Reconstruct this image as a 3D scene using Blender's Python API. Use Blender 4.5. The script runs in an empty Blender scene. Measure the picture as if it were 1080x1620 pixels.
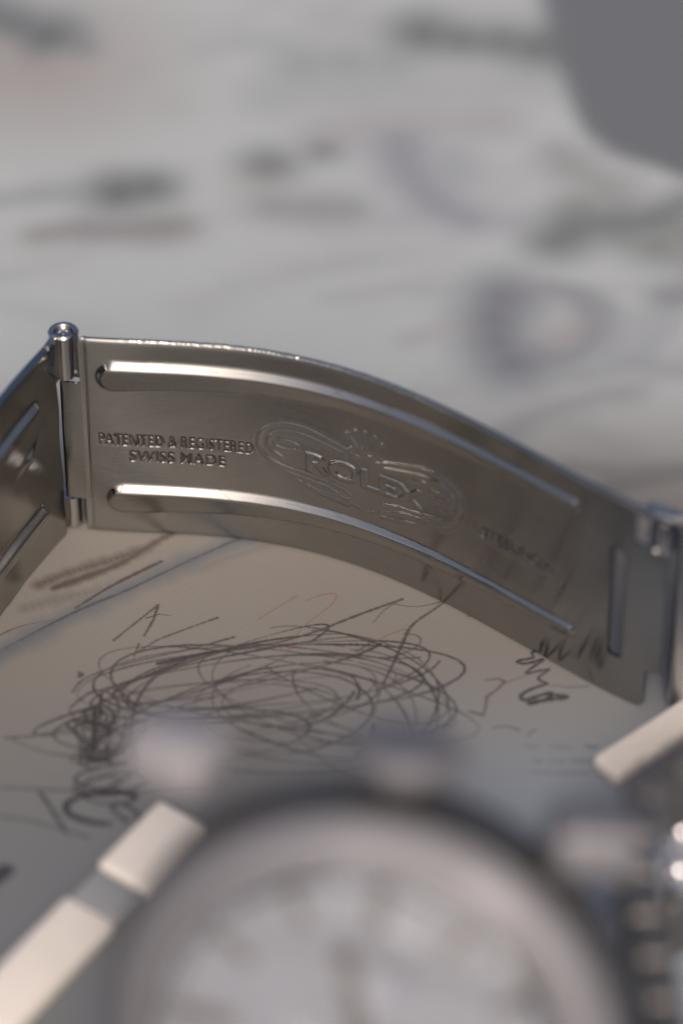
import bpy, bmesh, math, random
import numpy as np
from mathutils import Vector, Matrix

# ------------------------------------------------------------------ camera, world, sun
# 1 blender unit = 1 cm; all modelling below is written in millimetres (MM)
MM = 0.1
sc = bpy.context.scene
sc.unit_settings.system = 'METRIC'
sc.unit_settings.scale_length = 0.01
PITCH = math.radians(40.0)
DIST = 250.0                                   # mm, camera to the plane of focus
FWD = np.array([0.0, math.cos(PITCH), -math.sin(PITCH)])
UP = np.array([0.0, math.sin(PITCH), math.cos(PITCH)])
RT = np.array([1.0, 0.0, 0.0])
TGT = np.array([0.0, 0.0, 4.5])
CAM = TGT - DIST * FWD
FPX = 1080 / 43.4 * DIST                       # focal length in photograph pixels

cam_d = bpy.data.cameras.new('camera')
cam = bpy.data.objects.new('camera', cam_d)
sc.collection.objects.link(cam)
cam.location = Vector(CAM * MM)
cam.rotation_euler = (math.pi / 2 - PITCH, 0, 0)
cam_d.sensor_fit = 'HORIZONTAL'
cam_d.sensor_width = 24.0
cam_d.lens = 24.0 * DIST / 43.4
cam_d.clip_start = 0.1
cam_d.clip_end = 1000
cam_d.dof.use_dof = True
cam_d.dof.focus_distance = 25.0
cam_d.dof.aperture_fstop = cam_d.lens * 0.001 / 0.98
sc.camera = cam

SUN_ELEV, SUN_AZ = math.radians(43), math.radians(177)   # azimuth clockwise from +Y: behind the camera
world = bpy.data.worlds.new('World')
sc.world = world
world.use_nodes = True
nt = world.node_tree
nt.nodes.clear()
wo = nt.nodes.new('ShaderNodeOutputWorld')
bg = nt.nodes.new('ShaderNodeBackground')
sky = nt.nodes.new('ShaderNodeTexSky')
sky.sky_type = 'NISHITA'
sky.sun_disc = False
sky.sun_elevation = SUN_ELEV
sky.sun_rotation = SUN_AZ
sky.air_density = 0.7
sky.dust_density = 6.0
sky.ozone_density = 0.6
bg.inputs['Strength'].default_value = 0.115
nt.links.new(sky.outputs[0], bg.inputs[0])
nt.links.new(bg.outputs[0], wo.inputs[0])

sun_d = bpy.data.lights.new('sun', 'SUN')
sun_d.energy = 1.1
sun_d.angle = math.radians(14)
sun_d.color = (1.0, 0.94, 0.87)
sun = bpy.data.objects.new('sun', sun_d)
sc.collection.objects.link(sun)
sdir = Vector((math.sin(SUN_AZ) * math.cos(SUN_ELEV), math.cos(SUN_AZ) * math.cos(SUN_ELEV), math.sin(SUN_ELEV)))
sun.rotation_euler = sdir.to_track_quat('Z', 'Y').to_euler()
sun.location = sdir * 60

sc.view_settings.view_transform = 'Standard'
sc.view_settings.look = 'None'
sc.view_settings.exposure = 0.17
sc.view_settings.gamma = 1.0
sc.cycles.max_bounces = 8
sc.cycles.glossy_bounces = 5
sc.cycles.transmission_bounces = 6
sc.cycles.sample_clamp_indirect = 6
sc.cycles.use_denoising = True

rnd = random.Random(7)
rng = np.random.default_rng(7)


# ------------------------------------------------------------------ helpers
def at(px, py, z=0.0):
    """photograph pixel -> point (mm) on the horizontal plane z"""
    r = FWD + RT * (px - 540) / FPX + UP * (810 - py) / FPX
    t = (z - CAM[2]) / r[2]
    return CAM + t * r


def at_depth(px, py, d):
    return CAM + d * (FWD + RT * (px - 540) / FPX + UP * (810 - py) / FPX)


def tag(o, label=None, cat=None, group=None, kind=None):
    if label: o['label'] = label
    if cat: o['category'] = cat
    if group: o['group'] = group
    if kind: o['kind'] = kind
    return o


def link(o, parent=None):
    sc.collection.objects.link(o)
    if parent is not None:
        o.parent = parent
    return o


def mesh_obj(name, verts, faces, mat, parent=None, smooth=True, uv=None):
    me = bpy.data.meshes.new(name)
    me.from_pydata([tuple(float(c) * MM for c in v) for v in verts], [], faces)
    me.materials.append(mat)
    if smooth:
        me.polygons.foreach_set('use_smooth', [True] * len(me.polygons))
    me.update()
    return link(bpy.data.objects.new(name, me), parent)


def bm_obj(name, bm, mat, parent=None, smooth_angle=35):
    bmesh.ops.recalc_face_normals(bm, faces=bm.faces)
    for v in bm.verts:
        v.co *= MM
    me = bpy.data.meshes.new(name)
    for f in bm.faces:
        f.smooth = True
    for e in bm.edges:
        if len(e.link_faces) == 2 and e.calc_face_angle(0) > math.radians(smooth_angle):
            e.smooth = False
    bm.to_mesh(me)
    bm.free()
    me.materials.append(mat)
    return link(bpy.data.objects.new(name, me), parent)


def box_bm(bm, M, sx, sy, sz, bevel=0.0, seg=3):
    b2 = bmesh.new()
    bmesh.ops.create_cube(b2, size=1.0)
    for v in b2.verts:
        v.co = Vector((v.co.x * sx, v.co.y * sy, v.co.z * sz))
    if bevel > 0:
        bmesh.ops.bevel(b2, geom=list(b2.edges), offset=bevel, segments=seg, affect='EDGES', profile=0.5)
    b2.transform(M)
    tmp = bpy.data.meshes.new('tmp')
    b2.to_mesh(tmp)
    b2.free()
    bm.from_mesh(tmp)
    bpy.data.meshes.remove(tmp)


def lathe_bm(bm, prof, M=Matrix.Identity(4), n=96, a0=0.0, a1=2 * math.pi):
    """prof: list of (r, h) revolved about local Z, then transformed by M"""
    full = abs(a1 - a0 - 2 * math.pi) < 1e-6
    cols = n if full else n + 1
    rings = []
    for r, h in prof:
        if r < 1e-6:
            rings.append([bm.verts.new(M @ Vector((0, 0, h)))] * cols)
        else:
            rings.append([bm.verts.new(M @ Vector((r * math.cos(a0 + (a1 - a0) * k / n), r * math.sin(a0 + (a1 - a0) * k / n), h))) for k in range(cols)])
    for i in range(len(rings) - 1):
        A, B = rings[i], rings[i + 1]
        for k in range(n):
            q = (k + 1) % cols
            vs = []
            for v in (A[k], A[q], B[q], B[k]):
                if v not in vs:
                    vs.append(v)
            if len(vs) >= 3:
                try:
                    bm.faces.new(vs)
                except ValueError:
                    pass


def blur(a, s):
    """separable gaussian, s = sigma in cells (su, sv)"""
    for ax, sg in enumerate(s):
        if sg <= 0:
            continue
        r = int(3 * sg) + 1
        k = np.exp(-0.5 * (np.arange(-r, r + 1) / sg) ** 2)
        k /= k.sum()
        a = np.moveaxis(a, ax, 0)
        p = np.concatenate([np.repeat(a[:1], r, 0), a, np.repeat(a[-1:], r, 0)], 0)
        o = np.zeros_like(a)
        for i, w in enumerate(k):
            o += w * p[i:i + a.shape[0]]
        a = np.moveaxis(o, 0, ax)
    return a


# ------------------------------------------------------------------ materials
def new_mat(name):
    m = bpy.data.materials.new(name)
    m.use_nodes = True
    t = m.node_tree
    return m, t, t.nodes['Principled BSDF']


def node(t, kind, **kw):
    n = t.nodes.new(kind)
    for k, v in kw.items():
        setattr(n, k, v)
    return n


def steel(name, col, rough, grain=(3, 60, 3), bump=0.02, rvar=0.08, uv=False, smudge=0.25):
    m, t, b = new_mat(name)
    b.inputs['Metallic'].default_value = 1.0
    tc = node(t, 'ShaderNodeTexCoord')
    mp = node(t, 'ShaderNodeMapping')
    mp.inputs['Scale'].default_value = grain
    t.links.new(tc.outputs['UV' if uv else 'Object'], mp.inputs['Vector'])
    n1 = node(t, 'ShaderNodeTexNoise')
    n1.inputs['Scale'].default_value = 6
    n1.inputs['Detail'].default_value = 6
    t.links.new(mp.outputs[0], n1.inputs['Vector'])
    n2 = node(t, 'ShaderNodeTexNoise')
    n2.inputs['Scale'].default_value = 2.2
    n2.inputs['Detail'].default_value = 5
    n2.inputs['Distortion'].default_value = 0.6
    t.links.new(tc.outputs['UV' if uv else 'Object'], n2.inputs['Vector'])
    mr = node(t, 'ShaderNodeMapRange')
    mr.inputs['From Min'].default_value = 0.35
    mr.inputs['From Max'].default_value = 0.7
    mr.inputs['To Min'].default_value = rough - rvar * 0.5
    mr.inputs['To Max'].default_value = rough + rvar
    t.links.new(n2.outputs[0], mr.inputs['Value'])
    ad = node(t, 'ShaderNodeMath', operation='MULTIPLY_ADD')
    ad.inputs[1].default_value = rvar * 0.8
    t.links.new(n1.outputs[0], ad.inputs[0])
    t.links.new(mr.outputs[0], ad.inputs[2])
    t.links.new(ad.outputs[0], b.inputs['Roughness'])
    mx = node(t, 'ShaderNodeMix', data_type='RGBA')
    mx.inputs[6].default_value = (*col, 1)
    mx.inputs[7].default_value = (*[c * (1 - smudge) for c in col], 1)
    t.links.new(n2.outputs[0], mx.inputs[0])
    t.links.new(mx.outputs[2], b.inputs['Base Color'])
    bp = node(t, 'ShaderNodeBump')
    bp.inputs['Strength'].default_value = bump
    bp.inputs['Distance'].default_value = 0.01
    t.links.new(n1.outputs[0], bp.inputs['Height'])
    t.links.new(bp.outputs[0], b.inputs['Normal'])
    return m


M_BLADE = steel('polished_sheet_steel', (0.44, 0.43, 0.41), 0.035, grain=(0.6, 26, 1), bump=0.10, rvar=0.04, uv=True)
_t = M_BLADE.node_tree                              # dirt held in the stamped letters, and dark reflections painted at ribs and rims
_b = _t.nodes['Principled BSDF']
_at = node(_t, 'ShaderNodeAttribute', attribute_name='grime_and_reflection')
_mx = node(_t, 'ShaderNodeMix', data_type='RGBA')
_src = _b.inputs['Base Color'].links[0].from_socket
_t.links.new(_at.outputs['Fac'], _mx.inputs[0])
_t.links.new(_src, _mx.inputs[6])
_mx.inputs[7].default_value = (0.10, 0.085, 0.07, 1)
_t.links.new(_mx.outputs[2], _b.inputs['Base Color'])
M_STEEL = steel('polished_steel', (0.62, 0.60, 0.585), 0.14, bump=0.05)
M_BRUSH = steel('brushed_steel', (0.56, 0.55, 0.56), 0.30, grain=(2, 2, 80), bump=0.2)
M_COVER = steel('cover_steel', (0.62, 0.61, 0.60), 0.26, grain=(2, 2, 60), bump=0.08)
M_BEAD = steel('bright_bead_steel', (0.88, 0.86, 0.88), 0.16)
M_DARK = steel('dark_steel', (0.22, 0.21, 0.21), 0.28)


def plain(name, col, rough=0.5, spec=0.5):
    m, t, b = new_mat(name)
    n = node(t, 'ShaderNodeTexNoise')
    n.inputs['Scale'].default_value = 12
    n.inputs['Detail'].default_value = 6
    tc = node(t, 'ShaderNodeTexCoord')
    t.links.new(tc.outputs['Object'], n.inputs['Vector'])
    mx = node(t, 'ShaderNodeMix', data_type='RGBA')
    mx.inputs[6].default_value = (*[c * 0.92 for c in col], 1)
    mx.inputs[7].default_value = (*[min(1, c * 1.06) for c in col], 1)
    t.links.new(n.outputs[0], mx.inputs[0])
    t.links.new(mx.outputs[2], b.inputs['Base Color'])
    b.inputs['Roughness'].default_value = rough
    b.inputs['Specular IOR Level'].default_value = spec
    return m


M_DIAL = plain('silver_dial', (0.60, 0.62, 0.65), 0.4)
M_LAV = steel('satin_grey_steel', (0.105, 0.10, 0.102), 0.42, bump=0.05)
M_BEZ = steel('bezel_steel', (0.27, 0.26, 0.275), 0.58, bump=0.05)
M_LINK = steel('worn_link_steel', (0.17, 0.158, 0.152), 0.36)
_p = M_LAV.node_tree.nodes['Principled BSDF']
_p.inputs['Metallic'].default_value = 0.6
for _m in (M_LINK, M_BEZ):
    _m.node_tree.nodes['Principled BSDF'].inputs['Metallic'].default_value = 0.6
M_MARK = plain('grey_marker', (0.30, 0.28, 0.27), 0.5)
M_PALE = plain('lug_sky_reflection', (0.30, 0.285, 0.30), 0.45)  # sky reflection on one lug, put into its colour
M_DIAL.node_tree.nodes['Principled BSDF'].inputs['Metallic'].default_value = 0.45
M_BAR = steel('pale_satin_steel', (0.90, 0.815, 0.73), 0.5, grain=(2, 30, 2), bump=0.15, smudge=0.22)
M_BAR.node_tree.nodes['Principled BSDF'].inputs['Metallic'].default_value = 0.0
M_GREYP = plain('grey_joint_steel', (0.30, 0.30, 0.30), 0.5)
M_TABLE = plain('table_board', (0.20, 0.19, 0.185), 0.5)
mg, tg, bgl = new_mat('watch_glass')
bgl.inputs['Base Color'].default_value = (0.97, 0.97, 1, 1)
bgl.inputs['Transmission Weight'].default_value = 1.0
bgl.inputs['Roughness'].default_value = 0.03
bgl.inputs['IOR'].default_value = 1.49
M_GLASS = mg


# ------------------------------------------------------------------ the printed drawing on the sheet (flat print, computed here)
class Ink:
    """RGBA ink layer over a rectangle of the sheet; x,y in mm"""
    def __init__(s, x0, y0, x1, y1, res):
        s.x0, s.y0, s.res = x0, y0, res
        s.wk, s.ok = (1.22, 2.4) if res > 10 else (1.5, 1.45)
        s.w, s.h = int((x1 - x0) * res), int((y1 - y0) * res)
        s.a = np.zeros((s.h, s.w), np.float32)
        s.c = np.zeros((s.h, s.w, 3), np.float32)

    def stroke(s, pts, width, col=(0.03, 0.03, 0.035), op=0.8, soft=0.3, grain=0.4):
        if s.res < 10:                               # far marks: mostly graphite grey
            g_ = sum(col) / 3
            col = tuple(.45 * c + .55 * g_ for c in col)
        width *= s.wk
        op = min(0.97, op * s.ok)
        pts = np.asarray(pts, float)[:, :2]
        d = np.hypot(*np.diff(pts, axis=0).T)
        L = np.r_[0, np.cumsum(d)]
        if L[-1] <= 0:
            return
        n = max(2, int(L[-1] / max(width * 0.35, 0.6 / s.res)))
        q = np.linspace(0, L[-1], n)
        X, Y = np.interp(q, L, pts[:, 0]), np.interp(q, L, pts[:, 1])
        ph_ = rng.random(3) * 6.28
        qs = q / max(width, .05)
        prs = 0.80 + .22 * np.sin(qs * .045 + ph_[0]) + .14 * np.sin(qs * .13 + ph_[1])
        prs = np.clip(prs, .68, 1.15)
        op0 = op
        for x, y, pk in zip(X, Y, prs):
            op = min(.97, op0 * (0.45 + .6 * pk))
            w = width * pk * (0.75 + 0.5 * rng.random()) * 0.5
            r = w * (1 + soft) + 1.0 / s.res
            i0, i1 = int((x - r - s.x0) * s.res), int((x + r - s.x0) * s.res) + 2
            j0, j1 = int((y - r - s.y0) * s.res), int((y + r - s.y0) * s.res) + 2
            i0, j0, i1, j1 = max(i0, 0), max(j0, 0), min(i1, s.w), min(j1, s.h)
            if i0 >= i1 or j0 >= j1:
                continue
            gx = (np.arange(i0, i1) + .5) / s.res + s.x0 - x
            gy = (np.arange(j0, j1) + .5) / s.res + s.y0 - y
            dd = np.sqrt(gx[None] ** 2 + gy[:, None] ** 2)
            m = np.clip((w * (1 + soft) - dd) / (w * soft * 2 + 0.5 / s.res), 0, 1) * op
            m = m * (1 - grain * rng.random(m.shape))
            A = s.a[j0:j1, i0:i1]
            k = m > A
            A[k] = m[k]
            s.c[j0:j1, i0:i1][k] = col

    def px(s, P, width, **kw):
        """stroke through photograph pixel points, smoothed"""
        P = np.array(P, float)
        straight = kw.pop('straight', False)
        if len(P) > 2 and not straight:
            P = chaikin(P)
        s.stroke([at(a, b) for a, b in P], width, **kw)

    def image(s, name):
        im = bpy.data.images.new(name, s.w, s.h, alpha=True, float_buffer=False)
        im.colorspace_settings.name = 'Non-Color'
        im.alpha_mode = 'CHANNEL_PACKED'
        buf = np.concatenate([s.c, s.a[..., None]], 2).astype(np.float32)
        im.pixels.foreach_set(buf.ravel())
        im.update()
        im.pack()
        return im


def chaikin(P, it=3):
    for _ in range(it):
        Q = [P[0]]
        for a, b in zip(P[:-1], P[1:]):
            Q += [0.75 * a + 0.25 * b, 0.25 * a + 0.75 * b]
        Q.append(P[-1])
        P = np.array(Q)
    return P


near = Ink(-34, -46, 34, 22, 26)
far = Ink(-170, -130, 170, 230, 3)
K = (0.010, 0.009, 0.010)
# --- the looped scribble in the middle
def loop(cx, cy, rx, ry, tilt, a0, a1, w, op, wob=0.07):
    n = 46
    ph = [rnd.uniform(0, 6.28) for _ in range(4)]
    P = []
    for i in range(n + 1):
        a = math.radians(a0 + (a1 - a0) * i / n)
        k = 1 + wob * math.sin(2 * a + ph[0]) + wob * .6 * math.sin(3.3 * a + ph[1])
        x, y = rx * k * math.cos(a), ry * k * math.sin(a)
        x += 9 * math.sin(1.3 * a + ph[2])
        c, s_ = math.cos(math.radians(tilt)), math.sin(math.radians(tilt))
        P.append((cx + x * c - y * s_, cy + x * s_ + y * c))
    near.px(P, w, op=op, col=K, straight=True)

for cx, cy, rx, ry, tilt, a0, a1, w, op in [
    (430, 1075, 285, 60, -2, 20, 400, .16, .85), (440, 1100, 265, 78, 4, -60, 300, .15, .8),
    (410, 1090, 250, 52, -6, 100, 470, .14, .75), (520, 1085, 185, 82, 8, -100, 210, .14, .75),
    (505, 1120, 165, 78, 3, -90, 230, .13, .7), (450, 1125, 150, 62, -4, -30, 340, .12, .65),
    (460, 1105, 110, 42, -6, 0, 380, .13, .75), (400, 1110, 190, 46, -10, 60, 420, .13, .7),
    (560, 1065, 150, 58, 16, -150, 150, .14, .8), (585, 1100, 110, 70, 24, -120, 170, .13, .75),
    (360, 1075, 230, 45, -14, 90, 330, .15, .85), (330, 1130, 200, 50, -4, 120, 400, .12, .6),
    (480, 1150, 170, 55, 2, -20, 200, .12, .6), (540, 1130, 120, 80, 30, -80, 120, .12, .65),
    (380, 1060, 200, 28, -12, 10, 380, .16, .8), (300, 1165, 170, 46, -3, 150, 430, .13, .6),
    (250, 1150, 150, 40, -4, 60, 300, .13, .65), (430, 1165, 210, 60, 4, -10, 190, .11, .55)]:
    loop(cx, cy, rx, ry, tilt, a0, a1, w, op)
    if rx > 170: loop(cx + rnd.uniform(-22, 22), cy + rnd.uniform(-12, 14), rx * rnd.uniform(.85, 1.08), ry * rnd.uniform(.7, 1.1), tilt + rnd.uniform(-7, 7), a0 + rnd.uniform(-60, 60), a1, w * .8, op * .7)
for k in range(9):                                    # dark knot at the left of the loops
    loop(165 + rnd.uniform(-22, 22), 1150 + rnd.uniform(-45, 40), rnd.uniform(12, 45), rnd.uniform(10, 26), rnd.uniform(-40, 20), 0, rnd.uniform(300, 700), .17, .85, .18)
for k in range(4):
    loop(170 + rnd.uniform(-15, 25), 1215 + rnd.uniform(-16, 40), rnd.uniform(25, 60), rnd.uniform(12, 22), rnd.uniform(-20, 10), 0, rnd.uniform(250, 420), .18, .75, .15)
S = near.px
S([(205, 1180), (206, 1150), (216, 1105), (250, 1062), (320, 1040), (400, 1018)], .26, op=.95, col=K)
S([(205, 1180), (214, 1200)], .24, op=.9, col=K)
S([(150, 1118), (150, 1150), (147, 1190)], .3, op=.9, col=K)
S([(160, 1100), (158, 1140), (155, 1180)], .2, op=.9, col=K)
S([(250, 1050), (340, 1030), (430, 1020), (500, 1000), (560, 975), (636, 948)], .24, op=.95, col=K)
S([(636, 948), (610, 962), (590, 985)], .12, op=.7, col=K)
S([(620, 955), (660, 962), (712, 948)], .12, op=.6, col=K)
S([(719, 928), (712, 945), (690, 962), (650, 988), (640, 1010), (622, 1050), (605, 1084)], .24, op=.95, col=K)
S([(602, 1092), (596, 1112), (590, 1130)], .14, op=.8, col=K)
S([(612, 1042), (640, 1034), (668, 1018), (662, 1005), (640, 1002)], .16, op=.85, col=K)
S([(600, 1040), (640, 1042), (664, 1040)], .12, op=.8, col=K)
S([(590, 1144), (586, 1170), (560, 1195)], .18, op=.8, col=K)
S([(8, 1168), (60, 1164), (120, 1150), (170, 1128), (150, 1118), (95, 1135), (50, 1155), (60, 1166), (110, 1160), (190, 1140)], .16, op=.75, col=K)
S([(22, 1172), (60, 1188), (100, 1196), (150, 1200), (200, 1212)], .13, op=.5, col=K)
S([(115, 1095), (128, 1075), (180, 1055), (240, 1040), (300, 1028), (370, 1008)], .2, op=.9, col=K)
S([(115, 1118), (130, 1100), (200, 1080), (260, 1060), (300, 1040)], .17, op=.85, col=K)
S([(125, 1064), (131, 1069), (126, 1070)], .32, op=.9, col=K)
# the angular marks
for P, w in [([(180, 1013), (215, 985), (250, 957)], .21), ([(250, 957), (243, 980), (228, 1006)], .19),
             ([(232, 978), (250, 972), (271, 974)], .1), ([(220, 1018), (212, 1038)], .19),
             ([(213, 1034), (250, 1012), (300, 993), (345, 977)], .2)]:
    S(P, w, op=.95, col=K, straight=True)
# wavy cursive marks
S([(846, 1020), (850, 1030), (838, 1033), (848, 1041), (812, 1046), (830, 1052), (866, 1040), (845, 1054), (826, 1068), (858, 1060), (872, 1058), (846, 1074), (866, 1082)], .2, op=.92, col=K)
S([(866, 1082), (840, 1090), (822, 1100), (826, 1110), (855, 1100), (875, 1095), (868, 1106), (845, 1112), (838, 1113)], .24, op=.95, col=K)
S([(836, 1112), (870, 1107), (902, 1103), (880, 1100)], .34, op=.95, col=K)
S([(850, 1030), (860, 1024)], .14, op=.8, col=K)
B = (0.10, 0.045, 0.05)
S([(768, 1076), (788, 1074), (799, 1078), (785, 1092), (770, 1102), (768, 1118), (764, 1132)], .13, op=.75, col=B, straight=True)
S([(764, 1132), (752, 1128), (742, 1126)], .3, op=.8, col=B)
S([(800, 1080), (840, 1066), (870, 1056)], .08, op=.4, col=B)
S([(712, 1150), (722, 1140)], .2, op=.7, col=B)
S([(780, 1152), (800, 1148), (822, 1156)], .12, op=.4, col=K)
S([(835, 1165), (840, 1155), (850, 1156)], .12, op=.45, col=K)
S([(872, 1085), (880, 1084), (895, 1088), (930, 1086)], .12, op=.3, col=(.05, .07, .1))
for a, b, c in [(928, 943, 1181), (846, 856, 1204), (868, 890, 1203), (830, 850, 1180), (870, 900, 1181), (905, 930, 1203), (840, 930, 1222)]:
    S([(a, c), ((a + b) / 2, c + 2), (b, c + 1)], .3, op=.17 if a != 928 else .35, col=(.04, .06, .09))
# strokes at upper left, running under the clasp
Rr = (0.05, 0.03, 0.028)
S([(86, 930), (130, 915), (190, 893), (230, 868), (262, 848), (300, 833)], .55, op=.85, col=Rr, soft=.6)
S([(62, 925), (110, 905), (180, 885), (232, 868)], .9, op=.55, col=Rr, soft=.8)
S([(120, 962), (170, 930), (220, 905), (256, 888)], .26, op=.7, col=Rr)
S([(-10, 1040), (60, 1002), (120, 970), (180, 940), (260, 905), (330, 875), (390, 850)], 1.3, op=.30, col=(.05, .085, .12), soft=.9)
S([(-10, 1035), (60, 998), (130, 962), (200, 935), (250, 910), (340, 868), (420, 835)], .25, op=.55, col=(.05, .06, .075))
S([(40, 962), (90, 948), (160, 935)], 1.0, op=.18, col=K, soft=1)
S([(300, 905), (420, 860), (540, 830)], .8, op=.12, col=K, soft=1)
S([(-10, 1010), (30, 990), (90, 980)], .12, op=.35, col=K)
O = (0.22, 0.10, 0.07)
S([(410, 979), (440, 960), (468, 944)], .15, op=.5, col=O)
S([(485, 950), (510, 940), (535, 938), (528, 955), (500, 975), (470, 1000), (455, 1030)], .14, op=.45, col=O)
S([(420, 1010), (440, 1022), (450, 1032), (470, 1020)], .16, op=.6, col=O)
S([(576, 1030), (600, 1010), (640, 995)], .1, op=.5, col=O)
S([(650, 870), (658, 900), (668, 915)], .35, op=.8, col=K)
S([(790, 968), (800, 975)], .1, op=.5, col=K)
# marks in front of the clasp's right end (seen mirrored in the steel)
S([(740, 975), (800, 960), (860, 985)], .3, op=.3, col=(.05, .06, .09))
S([(0, 1246), (80, 1250), (200, 1256), (330, 1250)], .2, op=.45, col=K)
S([(64, 1255), (85, 1285), (105, 1318)], .35, op=.5, col=K)
S([(-10, 1290), (60, 1300), (140, 1325)], .25, op=.35, col=K)
S([(-15, 1395), (8, 1378)], .9, op=.6, col=K)
loop(165, 1278, 48, 26, -5, 90, 330, .42, .8)
loop(195, 1285, 16, 14, 0, 90, 400, .4, .7)
# --- the distant part of the drawing
F = far.px
far_marks = [
    ([(-40, 20), (40, 40), (75, 55)], 3.6, .75, (.05, .055, .06)), ([(60, 80), (100, 74), (135, 76)], 3.2, .7, (.05, .045, .045)),
    ([(-30, 95), (20, 100), (60, 100)], 9, .42, (.32, .16, .13)), ([(-20, 132), (40, 122)], 5, .25, (.35, .2, .17)),
    ([(0, 315), (80, 305), (150, 302), (205, 302)], 1.9, .45, (.08, .08, .09)), ([(188, 303), (215, 298), (236, 296)], 3.2, .78, (.05, .05, .05)),
    ([(60, 372), (120, 362), (200, 364), (280, 358)], 2.0, .5, (.15, .07, .06)), ([(425, 262), (440, 250), (475, 244), (512, 236)], 3.4, .7, (.06, .06, .06)),
    ([(425, 280), (420, 295)], 3, .3, (.3, .15, .15)), ([(430, 325), (480, 330), (545, 332)], 2.2, .4, (.12, .11, .11)),
    ([(630, 225), (645, 275), (690, 325), (740, 345)], 2.2, .5, (.14, .13, .24)), ([(690, 330), (760, 350), (860, 352)], 2.4, .42, (.16, .14, .25)),
    ([(520, 215), (600, 190), (680, 198), (780, 190)], 2.8, .35, (.28, .15, .2)), ([(600, 345), (700, 352)], 1.8, .3, (.15, .14, .25)),
    ([(670, 52), (720, 62), (780, 62), (850, 74)], 4.0, .72, (.06, .06, .065)), ([(480, 104), (560, 96), (620, 100)], 3.4, .38, (.1, .12, .1)),
    ([(430, 150), (560, 140), (700, 150), (850, 130)], 2.8, .18, (.1, .1, .14)), ([(190, 100), (240, 70), (290, 50)], 3, .2, (.2, .2, .2)),
    ([(170, 185), (220, 160), (260, 165)], 3.5, .22, (.3, .15, .15)), ([(710, 250), (720, 275)], 3.0, .3, (.1, .1, .2)),
    ([(880, 240), (900, 260), (960, 300)], 2.6, .4, (.13, .1, .08)), ([(880, 380), (940, 345), (1010, 360), (1090, 320)], 2.6, .6, (.05, .055, .05)),
    ([(900, 350), (960, 370), (1040, 340), (1090, 370)], 2.6, .6, (.05, .06, .045)), ([(920, 330), (1000, 390), (1090, 380)], 3.0, .55, (.07, .08, .05)),
    ([(980, 330), (1030, 400), (1100, 410)], 3.0, .5, (.05, .05, .05)), ([(1060, 470), (1100, 460)], 3, .6, (.05, .05, .08)),
    ([(640, 540), (700, 520), (765, 492)], 1.2, .4, (.4, .12, .12)), ([(860, 540), (930, 520), (960, 530)], 1.4, .4, (.3, .12, .12)),
    ([(700, 760), (820, 670), (930, 628), (1010, 620)], 1.1, .45, (.15, .15, .17)), ([(820, 660), (930, 640), (1040, 590), (1100, 560)], 1.3, .4, (.15, .15, .17)),
    ([(780, 590), (880, 660), (1000, 720)], .8, .2, (.2, .2, .22)), ([(900, 736), (960, 744), (1090, 742)], .8, .6, (.08, .08, .09)),
    ([(930, 780), (1000, 762), (1090, 750)], .8, .65, (.07, .07, .08)), ([(960, 758), (1030, 752), (1090, 758)], .5, .5, (.1, .1, .12)),
    ([(640, 830), (760, 700), (880, 600)], .5, .12, (.2, .2, .22)), ([(300, 500), (420, 440), (640, 400)], 1.5, .12, (.2, .2, .22)),
    ([(0, 480), (80, 500), (160, 520)], 1.2, .2, (.2, .25, .28)), ([(100, 420), (60, 400), (20, 380)], 2.5, .14, (.35, .2, .17)),
    ([(520, 30), (650, 60), (760, 20), (860, 30)], 3, .2, (.16, .15, .25))]
for P, w, op, col in far_marks:
    F(P, w, op=op, col=col, soft=1.0, grain=.2)
for k in range(9):                                   # the blurred ring scribble on the right
    P = []
    for i in range(40):
        a = i / 39 * 6.28 * rnd.uniform(.9, 1.05) + k
        P.append((855 + 3 * k + (72 + rnd.uniform(-3, 3) + 3 * k) * math.cos(a), 520 - 2 * k + (66 - 2 * k) * math.sin(a)))
    F(P, 1.0, op=.5, col=(.08, .08, .14) if k % 3 else (.16, .1, .13), soft=1, grain=.2)
F([(798, 470), (780, 505), (785, 545), (810, 575)], 3.0, op=.75, col=(.06, .06, .12), soft=1)
F([(800, 580), (860, 598), (930, 590), (1000, 580)], 1.5, op=.5, col=(.08, .08, .1), soft=1)
F([(960, 560), (1020, 575), (1090, 590)], 1.5, op=.5, col=(.08, .08, .1), soft=1)
for k in range(7):
    F([(930 + 14 * k, 600 - 6 * k), (990 + 10 * k, 520 + 4 * k), (1060 + 8 * k, 470 - 12 * k)], .9, op=.32, col=(.12, .12, .2), soft=1)
for k in range(34):                                   # faint stray marks everywhere else, also outside the frame
    x, y = rnd.uniform(-160, 160), rnd.uniform(-125, 220)
    if -30 < x < 30 and -40 < y < 25:
        continue
    if abs(x) < 34 and y < 90:
        continue
    P = [(x + 14 * math.cos(t * 1.1 + k) * rnd.uniform(.6, 1), y + 9 * math.sin(t * 1.3 + k)) for t in range(7)]
    far.stroke(chaikin(np.array(P)), rnd.uniform(.8, 2.2), op=rnd.uniform(.2, .6), col=(.07, .07, .09), soft=1, grain=.2)
for k in range(70):                                   # light streaks of the drawing in the distance
    x_, y_ = rnd.uniform(-20, 1100), rnd.uniform(10, 520) if k % 3 else rnd.uniform(300, 760)
    dx_ = rnd.uniform(60, 230)
    if y_ > 520 and x_ < 640:
        continue
    F([(x_, y_), (x_ + dx_ * .5, y_ - rnd.uniform(0, 22)), (x_ + dx_, y_ - rnd.uniform(-8, 60))], rnd.uniform(.3, .9), op=rnd.uniform(.12, .34),
      col=rnd.choice([(.1, .1, .12), (.13, .12, .2), (.25, .13, .12), (.08, .09, .1)]), soft=1, grain=.3)
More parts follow.
